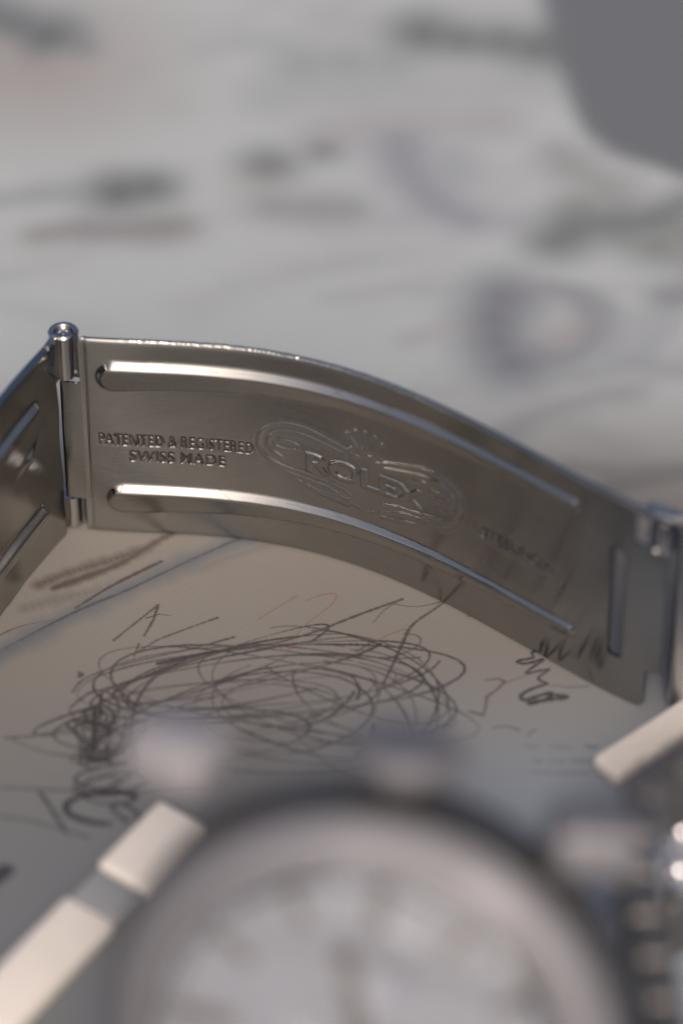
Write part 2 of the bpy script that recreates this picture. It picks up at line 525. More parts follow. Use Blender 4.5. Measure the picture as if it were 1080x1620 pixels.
for k in range(10):
    F([(880 + rnd.uniform(-10, 60), 400 - rnd.uniform(0, 70)), (970, 350 + rnd.uniform(-30, 40)), (1090, 330 + rnd.uniform(-30, 70))], .8, op=.45, col=(.05, .06, .05), soft=1)
# grey shape with a curved edge, upper right
gp = np.array([at(*p)[:2] for p in [(845, -40), (862, 30), (880, 100), (905, 170), (930, 215), (975, 246), (1030, 262), (1090, 285), (1200, 320)]] + [np.array([170., 60.]), np.array([170., 229.]), np.array([60., 229.])])
gx, gy = np.meshgrid((np.arange(far.w) + .5) / 3 + far.x0, (np.arange(far.h) + .5) / 3 + far.y0)
ins = np.zeros(gx.shape, bool)
for a, b in zip(gp, np.roll(gp, -1, 0)):
    c = (a[1] > gy) != (b[1] > gy)
    with np.errstate(divide='ignore', invalid='ignore'):
        xx = a[0] + (gy - a[1]) * (b[0] - a[0]) / (b[1] - a[1])
    ins ^= c & (gx < xx)
far.a[ins] = 0.86
far.c[ins] = (0.082, 0.087, 0.098)
gn = blur(rng.standard_normal(far.a.shape), (40, 40)); gn /= np.abs(gn).max()
far.a = np.where(ins, 0.80 + 0.12 * gn, far.a).astype(np.float32)
far.a = blur(far.a, (1.5, 1.5)).astype(np.float32)
far.c = np.stack([blur(far.c[..., q_] * (far.a > 0), (2, 2)) for q_ in range(3)], -1).astype(np.float32)

m, t, b = new_mat('printed_drawing')
tc = node(t, 'ShaderNodeTexCoord')
SHEET_W, SHEET_H = 340.0, 360.0


def img_layer(im, ink):
    mp = node(t, 'ShaderNodeMapping')
    sx, sy = ink.w / ink.res * MM, ink.h / ink.res * MM
    mp.inputs['Scale'].default_value = (1 / sx, 1 / sy, 1)
    mp.inputs['Location'].default_value = (-ink.x0 * MM / sx, -ink.y0 * MM / sy, 0)
    t.links.new(tc.outputs['Object'], mp.inputs['Vector'])
    n = node(t, 'ShaderNodeTexImage', image=im, extension='CLIP', interpolation='Cubic')
    t.links.new(mp.outputs[0], n.inputs['Vector'])
    return n


i_far, i_near = img_layer(far.image('drawing_far'), far), img_layer(near.image('drawing_near'), near)
# paper tone: grey print, shade towards the reader put into the colour
nz = node(t, 'ShaderNodeTexNoise')
nz.inputs['Scale'].default_value = 0.35
nz.inputs['Detail'].default_value = 4
t.links.new(tc.outputs['Object'], nz.inputs['Vector'])
tone = node(t, 'ShaderNodeMix', data_type='RGBA')
tone.inputs[6].default_value = (0.465, 0.480, 0.465, 1)
tone.inputs[7].default_value = (0.43, 0.45, 0.455, 1)
t.links.new(nz.outputs[0], tone.inputs[0])
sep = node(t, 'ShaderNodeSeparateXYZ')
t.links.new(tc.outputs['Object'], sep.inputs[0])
near_shade = node(t, 'ShaderNodeMapRange')                 # shade on the near part of the sheet, painted as blue-grey
near_shade.interpolation_type = 'SMOOTHSTEP'
near_shade.inputs['From Min'].default_value = -0.6
near_shade.inputs['From Max'].default_value = -2.8
t.links.new(sep.outputs['Y'], near_shade.inputs['Value'])
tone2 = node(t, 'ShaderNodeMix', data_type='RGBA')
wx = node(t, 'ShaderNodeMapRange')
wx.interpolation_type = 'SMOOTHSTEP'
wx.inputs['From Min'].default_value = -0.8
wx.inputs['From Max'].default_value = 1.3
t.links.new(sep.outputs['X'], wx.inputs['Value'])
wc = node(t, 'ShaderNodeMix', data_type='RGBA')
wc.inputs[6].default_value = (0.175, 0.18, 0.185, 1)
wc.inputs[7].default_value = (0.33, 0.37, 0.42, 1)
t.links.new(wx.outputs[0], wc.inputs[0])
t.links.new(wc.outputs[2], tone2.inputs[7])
warm = node(t, 'ShaderNodeMapRange')                 # warm ground tint of the middle field, darkened for shade near the watch
warm.interpolation_type = 'SMOOTHSTEP'
warm.inputs['From Min'].default_value = 2.2
warm.inputs['From Max'].default_value = 0.4
t.links.new(sep.outputs['Y'], warm.inputs['Value'])
tone1 = node(t, 'ShaderNodeMix', data_type='RGBA')
tone1.inputs[7].default_value = (0.225, 0.205, 0.185, 1)
t.links.new(warm.outputs[0], tone1.inputs[0])
t.links.new(tone.outputs[2], tone1.inputs[6])
t.links.new(tone1.outputs[2], tone2.inputs[6])
t.links.new(near_shade.outputs[0], tone2.inputs[0])
# halftone screen
mp = node(t, 'ShaderNodeMapping')
mp.inputs['Rotation'].default_value = (0, 0, math.radians(33))
mp.inputs['Scale'].default_value = (2 * math.pi / 0.024,) * 3
t.links.new(tc.outputs['Object'], mp.inputs['Vector'])
sp = node(t, 'ShaderNodeSeparateXYZ')
t.links.new(mp.outputs[0], sp.inputs[0])
s1, s2 = node(t, 'ShaderNodeMath', operation='SINE'), node(t, 'ShaderNodeMath', operation='SINE')
t.links.new(sp.outputs[0], s1.inputs[0])
t.links.new(sp.outputs[1], s2.inputs[0])
pr = node(t, 'ShaderNodeMath', operation='MULTIPLY')
t.links.new(s1.outputs[0], pr.inputs[0])
t.links.new(s2.outputs[0], pr.inputs[1])
ht = node(t, 'ShaderNodeMapRange')
ht.inputs['From Min'].default_value = -1
ht.inputs['To Min'].default_value = 0.81
ht.inputs['To Max'].default_value = 1.19
t.links.new(pr.outputs[0], ht.inputs['Value'])
mul = node(t, 'ShaderNodeVectorMath', operation='SCALE')
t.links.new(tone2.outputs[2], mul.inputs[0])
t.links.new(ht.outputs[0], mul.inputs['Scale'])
prev = mul.outputs[0]
for im in (i_far, i_near):
    mx = node(t, 'ShaderNodeMix', data_type='RGBA')
    t.links.new(im.outputs['Alpha'], mx.inputs[0])
    t.links.new(prev, mx.inputs[6])
    t.links.new(im.outputs['Color'], mx.inputs[7])
    prev = mx.outputs[2]
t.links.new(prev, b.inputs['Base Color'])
b.inputs['Roughness'].default_value = 0.5
b.inputs['Specular IOR Level'].default_value = 0.35
pn = node(t, 'ShaderNodeTexNoise')
pn.inputs['Scale'].default_value = 40
pn.inputs['Detail'].default_value = 5
t.links.new(tc.outputs['Object'], pn.inputs['Vector'])
bp = node(t, 'ShaderNodeBump')
bp.inputs['Strength'].default_value = 0.12
bp.inputs['Distance'].default_value = 0.005
t.links.new(pn.outputs[0], bp.inputs['Height'])
t.links.new(bp.outputs[0], b.inputs['Normal'])
M_PRINT = m

# table board, then the sheet
bm = bmesh.new()
box_bm(bm, Matrix.Translation((0, 40, -8.3)), 900, 800, 16, 1.0)
tag(bm_obj('table_top', bm, M_TABLE), kind='structure')
bm = bmesh.new()
box_bm(bm, Matrix.Translation((0, 50, -0.15)), SHEET_W, SHEET_H, 0.3, 0.08, 1)
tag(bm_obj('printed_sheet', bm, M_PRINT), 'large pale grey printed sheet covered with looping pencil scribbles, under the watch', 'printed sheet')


# ------------------------------------------------------------------ the watch
# plan curve of the clasp blade, mm
KP = [2.8160566449871253e-05, 2.889948556274878e-05, -0.02491176374958683, -0.48293094710038975, 0.3554039056320994]
XS = np.linspace(-19.0, 21.5, 4051)
YS = np.polyval(KP, XS)
U_ = np.r_[0, np.cumsum(np.hypot(np.diff(XS), np.diff(YS)))]
U_ -= np.interp(-17.5, XS, U_)


def plan(u):
    x = np.interp(u, U_, XS)
    y = np.polyval(KP, x)
    dy = np.polyval(np.polyder(KP), x)
    n = np.stack([dy, -np.ones_like(dy)], -1)
    n /= np.linalg.norm(n, axis=-1, keepdims=True)
    return x, y, n


watch = bpy.data.objects.new('wristwatch', None)
link(watch)
watch.empty_display_size = 0.3
tag(watch, 'steel wristwatch on its side, open clasp blade in focus, round case blurred in front', 'wristwatch')


def raster_text(txt, u0, u1, vc, cap, bold=0.0, gu=None, gv=None):
    """boolean mask of the text on the (u,v) grid, fitted between u0 and u1"""
    cu = bpy.data.curves.new('t', 'FONT')
    cu.body = txt
    cu.size = 1.0
    cu.offset = bold
    o = bpy.data.objects.new('t', cu)
    sc.collection.objects.link(o)
    bpy.context.view_layer.update()
    dg = bpy.context.evaluated_depsgraph_get()
    me = o.evaluated_get(dg).to_mesh()
    me.calc_loop_triangles()
    V = np.array([v.co[:2] for v in me.vertices])
    Tn = np.array([tt.vertices[:] for tt in me.loop_triangles])
    o.evaluated_get(dg).to_mesh_clear()
    bpy.data.objects.remove(o)
    bpy.data.curves.remove(cu)
    lo, hi = V.min(0), V.max(0)
    V = (V - lo) / (hi - lo)
    V[:, 0] = u0 + V[:, 0] * (u1 - u0)
    V[:, 1] = vc - cap / 2 + V[:, 1] * cap
    M = np.zeros((len(gu), len(gv)))
    du, dv = gu[1] - gu[0], gv[1] - gv[0]
    for tr in Tn:
        A = V[tr]
        i0, i1 = int((A[:, 0].min() - gu[0]) / du), int((A[:, 0].max() - gu[0]) / du) + 2
        j0, j1 = int((A[:, 1].min() - gv[0]) / dv), int((A[:, 1].max() - gv[0]) / dv) + 2
        if i0 < 0 or j0 < 0:
            continue
        X, Y = np.meshgrid(gu[i0:i1], gv[j0:j1], indexing='ij')
        d = (A[1, 0] - A[0, 0]) * (A[2, 1] - A[0, 1]) - (A[2, 0] - A[0, 0]) * (A[1, 1] - A[0, 1])
        if abs(d) < 1e-9:
            continue
        w1 = ((X - A[0, 0]) * (A[2, 1] - A[0, 1]) - (A[2, 0] - A[0, 0]) * (Y - A[0, 1])) / d
        w2 = ((A[1, 0] - A[0, 0]) * (Y - A[0, 1]) - (X - A[0, 0]) * (A[1, 1] - A[0, 1])) / d
        M[i0:i1, j0:j1][(w1 >= -1e-3) & (w2 >= -1e-3) & (w1 + w2 <= 1.001)] = 1
    return M


def rib_height(U, V, u0, u1, vtop, w0, w1, H):
    """raised stamped rib: steep upper flank, long gentle lower flank, rounded ends; half width from w0 to w1"""
    k = np.clip((U - u0) / (u1 - u0), 0, 1)
    hw = w0 + (w1 - w0) * k ** 0.7
    vc = vtop - hw
    uu = np.where(U < u0 + w0, u0 + w0 - U, np.where(U > u1 - w1, U - (u1 - w1), 0))
    r = np.sqrt(uu ** 2 + (V - vc) ** 2)
    tt = np.clip(1 - r / hw, 0, 1)
    Hk = H * np.minimum(hw / w0 * 1.3, 1)
    top, bot, end = 0.90 * (vtop - V), Hk / np.maximum(2 * hw - 0.62, .3) * (V - (vc - hw)), 1.15 * (hw - r)
    h = np.minimum(np.minimum(top, bot), np.minimum(end, Hk))
    return np.clip(h, 0, None) * (tt > 0), tt


def surface(name, P3, N3, keep, thick, grime_and_reflection, regions, mat, parent, uvs):
    """P3 (nu,nv,3) front points in mm, N3 front normals, keep (nu-1,nv-1) face mask.
    regions: list of (name, facemask). Front faces in a region become own child objects of the plate."""
    nu, nv = P3.shape[:2]
    idx = np.arange(nu * nv).reshape(nu, nv)
    left = keep.copy()
    plate = None
    jobs = []
    for rn, rm in regions:
        mk = rm & left
        left &= ~mk
        jobs.append((rn, mk))
    du = np.gradient(P3, axis=0)
    dv = np.gradient(P3, axis=1)
    NN = np.cross(du, dv)
    NN /= np.linalg.norm(NN, axis=-1, keepdims=True)
    sgn = np.sign((NN * N3).sum(-1).mean())
    NN *= sgn

    def build(nm, mk, par, with_back):
        ii, jj = np.nonzero(mk)
        q = np.stack([idx[ii, jj], idx[ii + 1, jj], idx[ii + 1, jj + 1], idx[ii, jj + 1]], 1)
        if sgn < 0:
            q = q[:, ::-1]
        Vv = P3.reshape(-1, 3)
        nl = NN.reshape(-1, 3)[q].reshape(-1, 3)
        uvl = uvs.reshape(-1, 2)[q].reshape(-1, 2)
        if with_back:
            ib, jb = np.nonzero(keep)
            qb = np.stack([idx[ib, jb], idx[ib + 1, jb], idx[ib + 1, jb + 1], idx[ib, jb + 1]], 1)
            if sgn > 0:
                qb = qb[:, ::-1]
            Vb = (P3 - N3 * thick).reshape(-1, 3)
            off = nu * nv
            # rim: boundary edges of the kept faces
            K2 = np.zeros((nu + 1, nv + 1), bool)
            K2[1:-1, 1:-1] = keep
            rims = []
            a = K2[1:, 1:-1] & ~K2[:-1, 1:-1]          # face on +u side only: edge at i along v
            i, j = np.nonzero(a); rims.append((idx[i, j + 1], idx[i, j]))
            a = ~K2[1:, 1:-1] & K2[:-1, 1:-1]
            i, j = np.nonzero(a); rims.append((idx[i, j], idx[i, j + 1]))
            a = K2[1:-1, 1:] & ~K2[1:-1, :-1]
            i, j = np.nonzero(a); rims.append((idx[i, j], idx[i + 1, j]))
            a = ~K2[1:-1, 1:] & K2[1:-1, :-1]
            i, j = np.nonzero(a); rims.append((idx[i + 1, j], idx[i, j]))
            e0 = np.concatenate([r[0] for r in rims]); e1 = np.concatenate([r[1] for r in rims])
            qr = np.stack([e0, e0 + off, e1 + off, e1], 1)
            if sgn < 0:
                qr = qr[:, ::-1]
            Vv = np.concatenate([Vv, Vb])
            fr = Vv[qr]
            rn_ = np.cross(fr[:, 1] - fr[:, 0], fr[:, 3] - fr[:, 0])
            rn_ /= np.linalg.norm(rn_, axis=-1, keepdims=True) + 1e-12
            nl = np.concatenate([nl, (-N3).reshape(-1, 3)[qb].reshape(-1, 3), np.repeat(rn_, 4, 0)])
            uvl = np.concatenate([uvl, uvs.reshape(-1, 2)[qb].reshape(-1, 2), uvs.reshape(-1, 2)[qr % off].reshape(-1, 2)])
            q = np.concatenate([q, qb + off, qr])
        used, inv = np.unique(q, return_inverse=True)
        q = inv.reshape(q.shape)
        Vv = Vv[used] * MM
        me = bpy.data.meshes.new(nm)
        me.vertices.add(len(Vv)); me.vertices.foreach_set('co', Vv.astype(np.float32).ravel())
        me.loops.add(q.size); me.loops.foreach_set('vertex_index', q.ravel().astype(np.int32))
        me.polygons.add(len(q)); me.polygons.foreach_set('loop_start', np.arange(0, q.size, 4, dtype=np.int32))
        me.polygons.foreach_set('use_smooth', np.ones(len(q), bool))
        me.update(calc_edges=True)
        ul = me.uv_layers.new(name='uv')
        ul.data.foreach_set('uv', (uvl * MM).astype(np.float32).ravel())
        me.materials.append(mat)
        if grime_and_reflection is not None:
            gr = me.attributes.new('grime_and_reflection', 'FLOAT', 'POINT')
            gg = grime_and_reflection.ravel()
            gr.data.foreach_set('value', gg[used % (nu * nv)].astype(np.float32))
        me.normals_split_custom_set(nl.astype(np.float32).tolist())
        return link(bpy.data.objects.new(nm, me), par)

    plate = build(name, left, parent, True)
    for rn, mk in jobs:
        if mk.any():
            build(rn, mk, plate, False)
    return plate


# ---- blade
H_B = 15.6
G = 0.045
gu = np.arange(-0.27, 42.3, G)
gv = np.arange(0.0, H_B + G / 2, G)
U, V = np.meshgrid(gu, gv, indexing='ij')
hgt = np.zeros_like(U)
r1, t1 = rib_height(U, V, 2.1, 35.9, 14.1 - 0.1 * U / 36, 1.3, 0.5, 0.44)
r2, t2 = rib_height(U, V, 2.4, 36.0, 4.15 - 0.2 * (U / 36), 1.3, 0.5, 0.44)
hgt += blur(np.maximum(r1, r2), (1.9, 1.7))
# emblem: scrolls, crown, outline
emb = np.zeros_like(U)


def raise_stroke(P, w, h, sm=True):
    h *= 0.72
    w *= 1.15
    P = np.array(P, float)
    if sm and len(P) > 2:
        P = chaikin(P, 3)
    for a, b_ in zip(P[:-1], P[1:]):
        lo, hi = np.minimum(a, b_) - 3 * w, np.maximum(a, b_) + 3 * w
        i0, i1 = np.searchsorted(gu, [lo[0], hi[0]])
        j0, j1 = np.searchsorted(gv, [lo[1], hi[1]])
        X, Y = U[i0:i1, j0:j1], V[i0:i1, j0:j1]
        d = b_ - a
        tt = np.clip(((X - a[0]) * d[0] + (Y - a[1]) * d[1]) / max(d @ d, 1e-9), 0, 1)
        r = np.hypot(X - a[0] - tt * d[0], Y - a[1] - tt * d[1])
        emb[i0:i1, j0:j1] = np.maximum(emb[i0:i1, j0:j1], h * np.exp(-(r / w) ** 2))


def ell(cx, cy, rx, ry, rot=0, a0=0, a1=360, n=28):
    out = []
    for i in range(n + 1):
        a = math.radians(a0 + (a1 - a0) * i / n)
        x, y = rx * math.cos(a), ry * math.sin(a)
        c, s_ = math.cos(math.radians(rot)), math.sin(math.radians(rot))
        out.append((cx + x * c - y * s_, cy + x * s_ + y * c))
    return out


EC = 19.65
for sx in (-1, 1):
    X = lambda P: [(EC + sx * (p[0]), p[1]) for p in P]
    raise_stroke(X([(1.2, 9.35), (2.6, 9.75), (4.2, 10.25), (5.7, 10.25), (6.9, 9.7), (7.35, 8.7), (7.2, 7.7), (6.3, 6.9), (5.0, 6.6)]), .13, .10)
    raise_stroke(X([(1.4, 8.95), (2.7, 9.25), (4.2, 9.65), (5.6, 9.65), (6.4, 9.25), (6.75, 8.6), (6.5, 7.9), (5.8, 7.5)]), .13, .10)
    raise_stroke(X([(3.3, 8.9), (4.6, 9.25), (5.8, 9.15), (6.2, 8.6)]), .10, .06)
    raise_stroke(X(ell(5.45, 8.5, .82, .36)), .12, .09)
    raise_stroke(X([(6.1, 6.7), (5.0, 6.2), (3.6, 6.0), (2.2, 5.7), (1.2, 5.2), (.3, 4.95)]), .12, .09)
    raise_stroke(X([(5.6, 6.4), (4.3, 5.6), (2.8, 5.1), (1.2, 4.9)]), .12, .09)
    raise_stroke(X(ell(3.1, 5.65, 1.15, .30, 8)), .11, .09)
    raise_stroke(X([(4.9, 6.65), (3.6, 6.4), (2.2, 6.25), (1.3, 6.0), (.9, 5.6), (1.4, 5.3)]), .10, .08)
    raise_stroke(X([(6.8, 7.3), (6.3, 6.6), (5.3, 5.9), (4.2, 5.35)]), .09, .06)
    raise_stroke(X([(.3, 9.2), (.9, 9.1), (1.25, 9.4), (1.0, 9.7)]), .1, .08)
# plaque outline around everything
raise_stroke([(EC - 7.75, 8.3), (EC - 7.3, 6.9), (EC - 5.4, 5.7), (EC - 3.5, 4.9), (EC, 4.5), (EC + 3.5, 4.9), (EC + 5.6, 5.7), (EC + 7.3, 6.9), (EC + 7.75, 8.3), (EC + 7.4, 10.0), (EC + 5.6, 10.7), (EC + 3.6, 10.55), (EC + 1.9, 10.0)], .07, .025)
raise_stroke([(EC - 7.75, 8.3), (EC - 7.4, 10.0), (EC - 5.6, 10.7), (EC - 3.6, 10.55), (EC - 1.9, 10.0)], .07, .025)
# crown with five points
for k, (dx, dy) in enumerate([(-1.25, 10.75), (-.68, 11.1), (0, 11.25), (.68, 11.1), (1.25, 10.75)]):
    raise_stroke([(EC + dx * .42, 9.75), (EC + dx * .75, 10.3), (EC + dx, dy)], .11, .09)
    raise_stroke([(EC + dx - .02, dy), (EC + dx + .02, dy + .03)], .16, .10)
raise_stroke(ell(EC, 9.68, .72, .2), .11, .09)
emb = blur(emb, (0.5, 0.5))
rolex = raster_text('ROLEX', EC - 4.15, EC + 4.35, 7.55, 1.6, 0.035, gu, gv)
rolex_h = blur(rolex, (1.5, 1.5)) * 0.11
tx1 = raster_text('PATENTED & REGISTERED', 2.05, 12.0, 7.72, .92, 0.012, gu, gv)
tx2 = raster_text('SWISS MADE', 4.0, 10.15, 6.42, .86, 0.012, gu, gv)
tx3 = raster_text('STEELINOX', 28.4, 34.0, 7.55, .84, 0.03, gu, gv)
txt_h = -blur(tx1 + tx2, (1.2, 1.2)) * 0.10 - blur(tx3, (1.3, 1.3)) * 0.10
grime_and_reflection = np.clip(blur(tx1 + tx2, (.7, .7)) * .75 + blur(tx3, (.8, .8)) * .7 + blur(rolex, (2.2, 2.2)) * (1 - rolex) * .6, 0, 1)
cart = np.zeros_like(U)
emb2, emb = emb, cart
raise_stroke(ell(31.2, 7.55, 3.5, .85), .09, .03)
cart, emb = emb, emb2
hgt += emb + rolex_h + txt_h + cart
for tt_, w_ in ((t1, 1.3), (t2, 1.3)):              # dark reflection along each rib's edge, put into the colour
    grime_and_reflection = np.maximum(grime_and_reflection, np.exp(-((tt_ - .015) / .05) ** 2) * (tt_ > 0) * .75)
grime_and_reflection = np.maximum(grime_and_reflection, np.exp(-np.maximum(np.abs(U - 38.95) - .46, 0) / .12) * (V > 3.2) * (V < 11.9) * .7)  # slot edges darkened in the colour to mute their sky reflection
sm_ = blur(rng.standard_normal(U.shape), (26, 9)); sm_ = np.clip(sm_ / np.abs(sm_).max() * 1.6, 0, 1)
grime_and_reflection = np.clip(np.maximum(grime_and_reflection, sm_ * .30), 0, 1)
scr = np.zeros_like(U)
for k in range(420):                                 # hairline scratches and scuffs
    a_ = rnd.gauss(0, .35) if k % 4 else rnd.uniform(-1.5, 1.5)
    L_ = rnd.uniform(.4, 4.5) * (1 if k % 4 else .4)
    x0_, y0_ = rnd.uniform(1.2, 41), rnd.uniform(.3, 15.2)
    qq = np.arange(0, L_, G * .7)
    ii_ = ((x0_ + qq * math.cos(a_) - gu[0]) / G).astype(int)
    jj_ = ((y0_ + qq * math.sin(a_) + .06 * qq ** 2 * math.sin(k)) / G).astype(int)
    ok_ = (ii_ > 1) & (ii_ < len(gu) - 2) & (jj_ > 1) & (jj_ < len(gv) - 2)
    scr[ii_[ok_], jj_[ok_]] = np.maximum(scr[ii_[ok_], jj_[ok_]], rnd.uniform(.1, 1) ** 2)
hgt -= blur(scr, (.55, .55)) * .0075
grime_and_reflection = np.maximum(grime_and_reflection, blur(scr, (.5, .5)) * .35)
# slight waves of pressed sheet metal and small dings
wv = blur(rng.standard_normal(U.shape), (38, 33)); wv /= np.abs(wv).max()
wv2 = blur(rng.standard_normal(U.shape), (11, 9)); wv2 /= np.abs(wv2).max()
hgt += wv * 0.034 + wv2 * 0.0030
for k in range(26):
    cu_, cv_ = rnd.uniform(2, 40), rnd.uniform(1, 15)
    hgt -= rnd.uniform(.002, .006) * np.exp(-(((U - cu_) / rnd.uniform(.1, .5)) ** 2 + ((V - cv_) / rnd.uniform(.06, .2)) ** 2))
# fold over near the left hinge, edge roll
grime_and_reflection = np.maximum(grime_and_reflection, np.clip((-.12 - U) / .08, 0, 1) * .9)  # tongue's end rim painted dark over its sky reflection
hgt -= 0.05 * np.exp(-((U - 1.35) / .12) ** 2)
hgt -= 0.10 * np.exp(-(H_B - V) / 0.12) + 0.10 * np.exp(-V / 0.12)
x, y, n2 = plan(gu)
N3 = np.zeros(U.shape + (3,)); N3[..., 0] = n2[:, None, 0]; N3[..., 1] = n2[:, None, 1]
P3 = np.zeros_like(N3)
vz = V + 0.0
rough_top = blur(rng.standard_normal((len(gu), 1)), (1.0, 0))[:, 0] * 0.032
top_amt = np.clip((V - (H_B - .25)) / .25, 0, 1)
vz = vz + top_amt * rough_top[:, None] * np.clip((gu[:, None] - 3) / 3, 0, 1) * np.clip((26 - gu[:, None]) / 8, 0, 1)
P3[..., 0] = x[:, None] + N3[..., 0] * hgt
P3[..., 1] = y[:, None] + N3[..., 1] * hgt
P3[..., 2] = vz + 0.06
Uc, Vc = U[:-1, :-1] + G / 2, V[:-1, :-1] + G / 2
keep = np.ones(Uc.shape, bool)
keep &= ~((Uc < 1.05) & ((Vc > 12.05) | (Vc < 2.65)))                    # hinge tongue
keep &= ~((Uc < 1.35) & (Vc > H_B - .3) & (np.hypot(Uc - 1.35, Vc - H_B + .3) > .3))
keep &= ~((np.abs(Uc - 38.95) < .46) & (Vc > 3.3) & (Vc < 11.8) & ~(((Vc > 11.4) | (Vc < 3.7)) & (np.hypot(Uc - 38.95, np.maximum(Vc - 11.4, 3.7 - Vc)) > .46)))  # slot
keep &= ~((Uc > 41.2) & (Vc < 3.3)) & ~((Uc > 39.9) & (Vc > 12.9) & (Vc < 15.1)) & ~((Uc > 41.0) & (Vc > 12.9))
keep &= ~((Uc > 40.4) & (Vc < .8) & (np.hypot(Uc - 40.4, .8 - Vc) > .8))
keep &= ~((Uc > 40.5) & (Vc > H_B - .6) & (np.hypot(Uc - 40.5, Vc - H_B + .6) > .6))


def grow(mk, r=3):
    return blur(mk.astype(float), (r, r))[:-1, :-1] > 0.04


regs = [('raised_rib', (t1[:-1, :-1] > 0) & (Vc > 8)), ('raised_rib', (t2[:-1, :-1] > 0) & (Vc < 8)),
        ('brand_lettering', grow(rolex, 2)), ('patent_lettering', grow(tx1, 2) & (Vc > 7.05)), ('origin_lettering', grow(tx2, 2)),
        ('steel_lettering', grow(tx3, 2)), ('crown_emblem', (emb[:-1, :-1] > .004) & (np.abs(Uc - EC) < 1.6) & (Vc > 9.4)), ('scroll_ornament', emb[:-1, :-1] > .004)]
uvs = np.stack([U, V], -1)
blade = surface('clasp_blade', P3, N3, keep, 0.22, grime_and_reflection, regs, M_BLADE, watch, uvs)
blade['label'] = 'curved polished clasp blade with two long ribs and stamped lettering'

# ---- left leaf of the clasp
A0 = at(98, 851)[:2]
A1 = at(0, 965)[:2]
dirL = (A1 - A0) / np.linalg.norm(A1 - A0)
gl = np.arange(-0.45, 26, 0.09)
Ul, Vl = np.meshgrid(gl, np.arange(0, 15.5, 0.09), indexing='ij')
nl_ = np.array([-dirL[1], dirL[0]])
if nl_[0] < 0:
    nl_ = -nl_                                          # towards the inside of the loop
bend = 0.014 * gl ** 2
cx_ = A0[0] + dirL[0] * gl + nl_[0] * (bend * 0.35)
cy_ = A0[1] + dirL[1] * gl + nl_[1] * (bend * 0.35)
N3l = np.zeros(Ul.shape + (3,)); N3l[..., 0] = nl_[0]; N3l[..., 1] = nl_[1]
hl = np.zeros_like(Ul)
ra, ta = rib_height(Ul, Vl, 1.7, 24, 12.9 + 0 * Ul, .95, .8, .5)
rb, tb = rib_height(Ul, Vl, 1.5, 24, 4.4 + 0 * Ul, 1.0, .8, .5)
hl += blur(np.maximum(ra, rb), (1.3, 1.1))
hl += 0.28 * np.exp(-(((Ul - 3.4) / 1.0) ** 2 + ((Vl - 9.4 + .35 * (Ul - 3)) / .38) ** 2))
wl = blur(rng.standard_normal(Ul.shape), (14, 12)); wl /= np.abs(wl).max()
wl3 = blur(rng.standard_normal(Ul.shape), (7, 16)); wl3 /= np.abs(wl3).max()
hl += wl * .19 + wl3 * .07
hl -= 0.10 * np.exp(-(15.5 - Vl) / 0.15)
P3l = np.zeros_like(N3l)
P3l[..., 0] = cx_[:, None] + N3l[..., 0] * hl
P3l[..., 1] = cy_[:, None] + N3l[..., 1] * hl
P3l[..., 2] = Vl + .06
leaf = surface('clasp_leaf', P3l, N3l, np.ones((Ul.shape[0] - 1, Ul.shape[1] - 1), bool), .5, None,
               [('raised_rib', (ta[:-1, :-1] > 0) & (Vl[:-1, :-1] > 8)), ('raised_rib', (tb[:-1, :-1] > 0) & (Vl[:-1, :-1] < 8))], M_BLADE, watch, np.stack([Ul, Vl], -1))

# ---- left hinge: knuckles of the leaf curled round a pin
hc = at(101, 535, 15.4)[:2]
hb = np.array([hc[0] - .05, hc[1] + .35])
for z0, z1 in ((12.15, 15.75), (0.05, 2.55)):
    bm = bmesh.new()
    Mx = Matrix.Translation((hb[0], hb[1], 0))
    a0, a1 = math.radians(-12), math.radians(222)
    lathe_bm(bm, [(.62, z0), (.62, z1 - .05), (.68, z1), (.90, z1), (.97, z1 - .07), (.97, z0), (.62, z0)], Mx, 48, a0, a1)
    bmesh.ops.holes_fill(bm, edges=[e for e in bm.edges if e.is_boundary], sides=0)
    # web joining the curl to the leaf
    q = Vector((A0[0] - nl_[0] * .25, A0[1] - nl_[1] * .25, 0))
    c0 = Vector((hb[0] + .8 * math.cos(a1), hb[1] + .8 * math.sin(a1), 0))
    dd = q - c0
    if dd.length > .05:
        ang = math.atan2(dd.y, dd.x)
        box_bm(bm, Matrix.Translation(((q.x + c0.x) / 2, (q.y + c0.y) / 2, (z0 + z1) / 2)) @ Matrix.Rotation(ang, 4, 'Z'), dd.length + .35, .36, z1 - z0 - .02, .08, 2)
    bm_obj('knuckle', bm, M_STEEL, leaf)
bm = bmesh.new()
lathe_bm(bm, [(0, 0.1), (.60, .1), (.60, 2.5), (.2, 2.5), (.2, 12.2), (.60, 12.2), (.60, 15.45), (.5, 15.56), (.30, 15.57), (.27, 15.50), (.12, 15.50), (.09, 15.56), (0, 15.56)], Matrix.Translation((hb[0], hb[1], 0)), 48)
bm_obj('hinge_pin', bm, M_STEEL, watch)
# ---- right end: pin, hook and cover plate
ux, uy, un = plan(np.array([41.6]))
pc = (float(ux[0]), float(uy[0]))
bm = bmesh.new()
lathe_bm(bm, [(0, 3.5), (.42, 3.5), (.42, 15.0), (.36, 15.1), (0, 15.1)], Matrix.Translation((pc[0] + .3, pc[1] + .35, 0)), 32)
bm_obj('hinge_pin', bm, M_STEEL, watch)
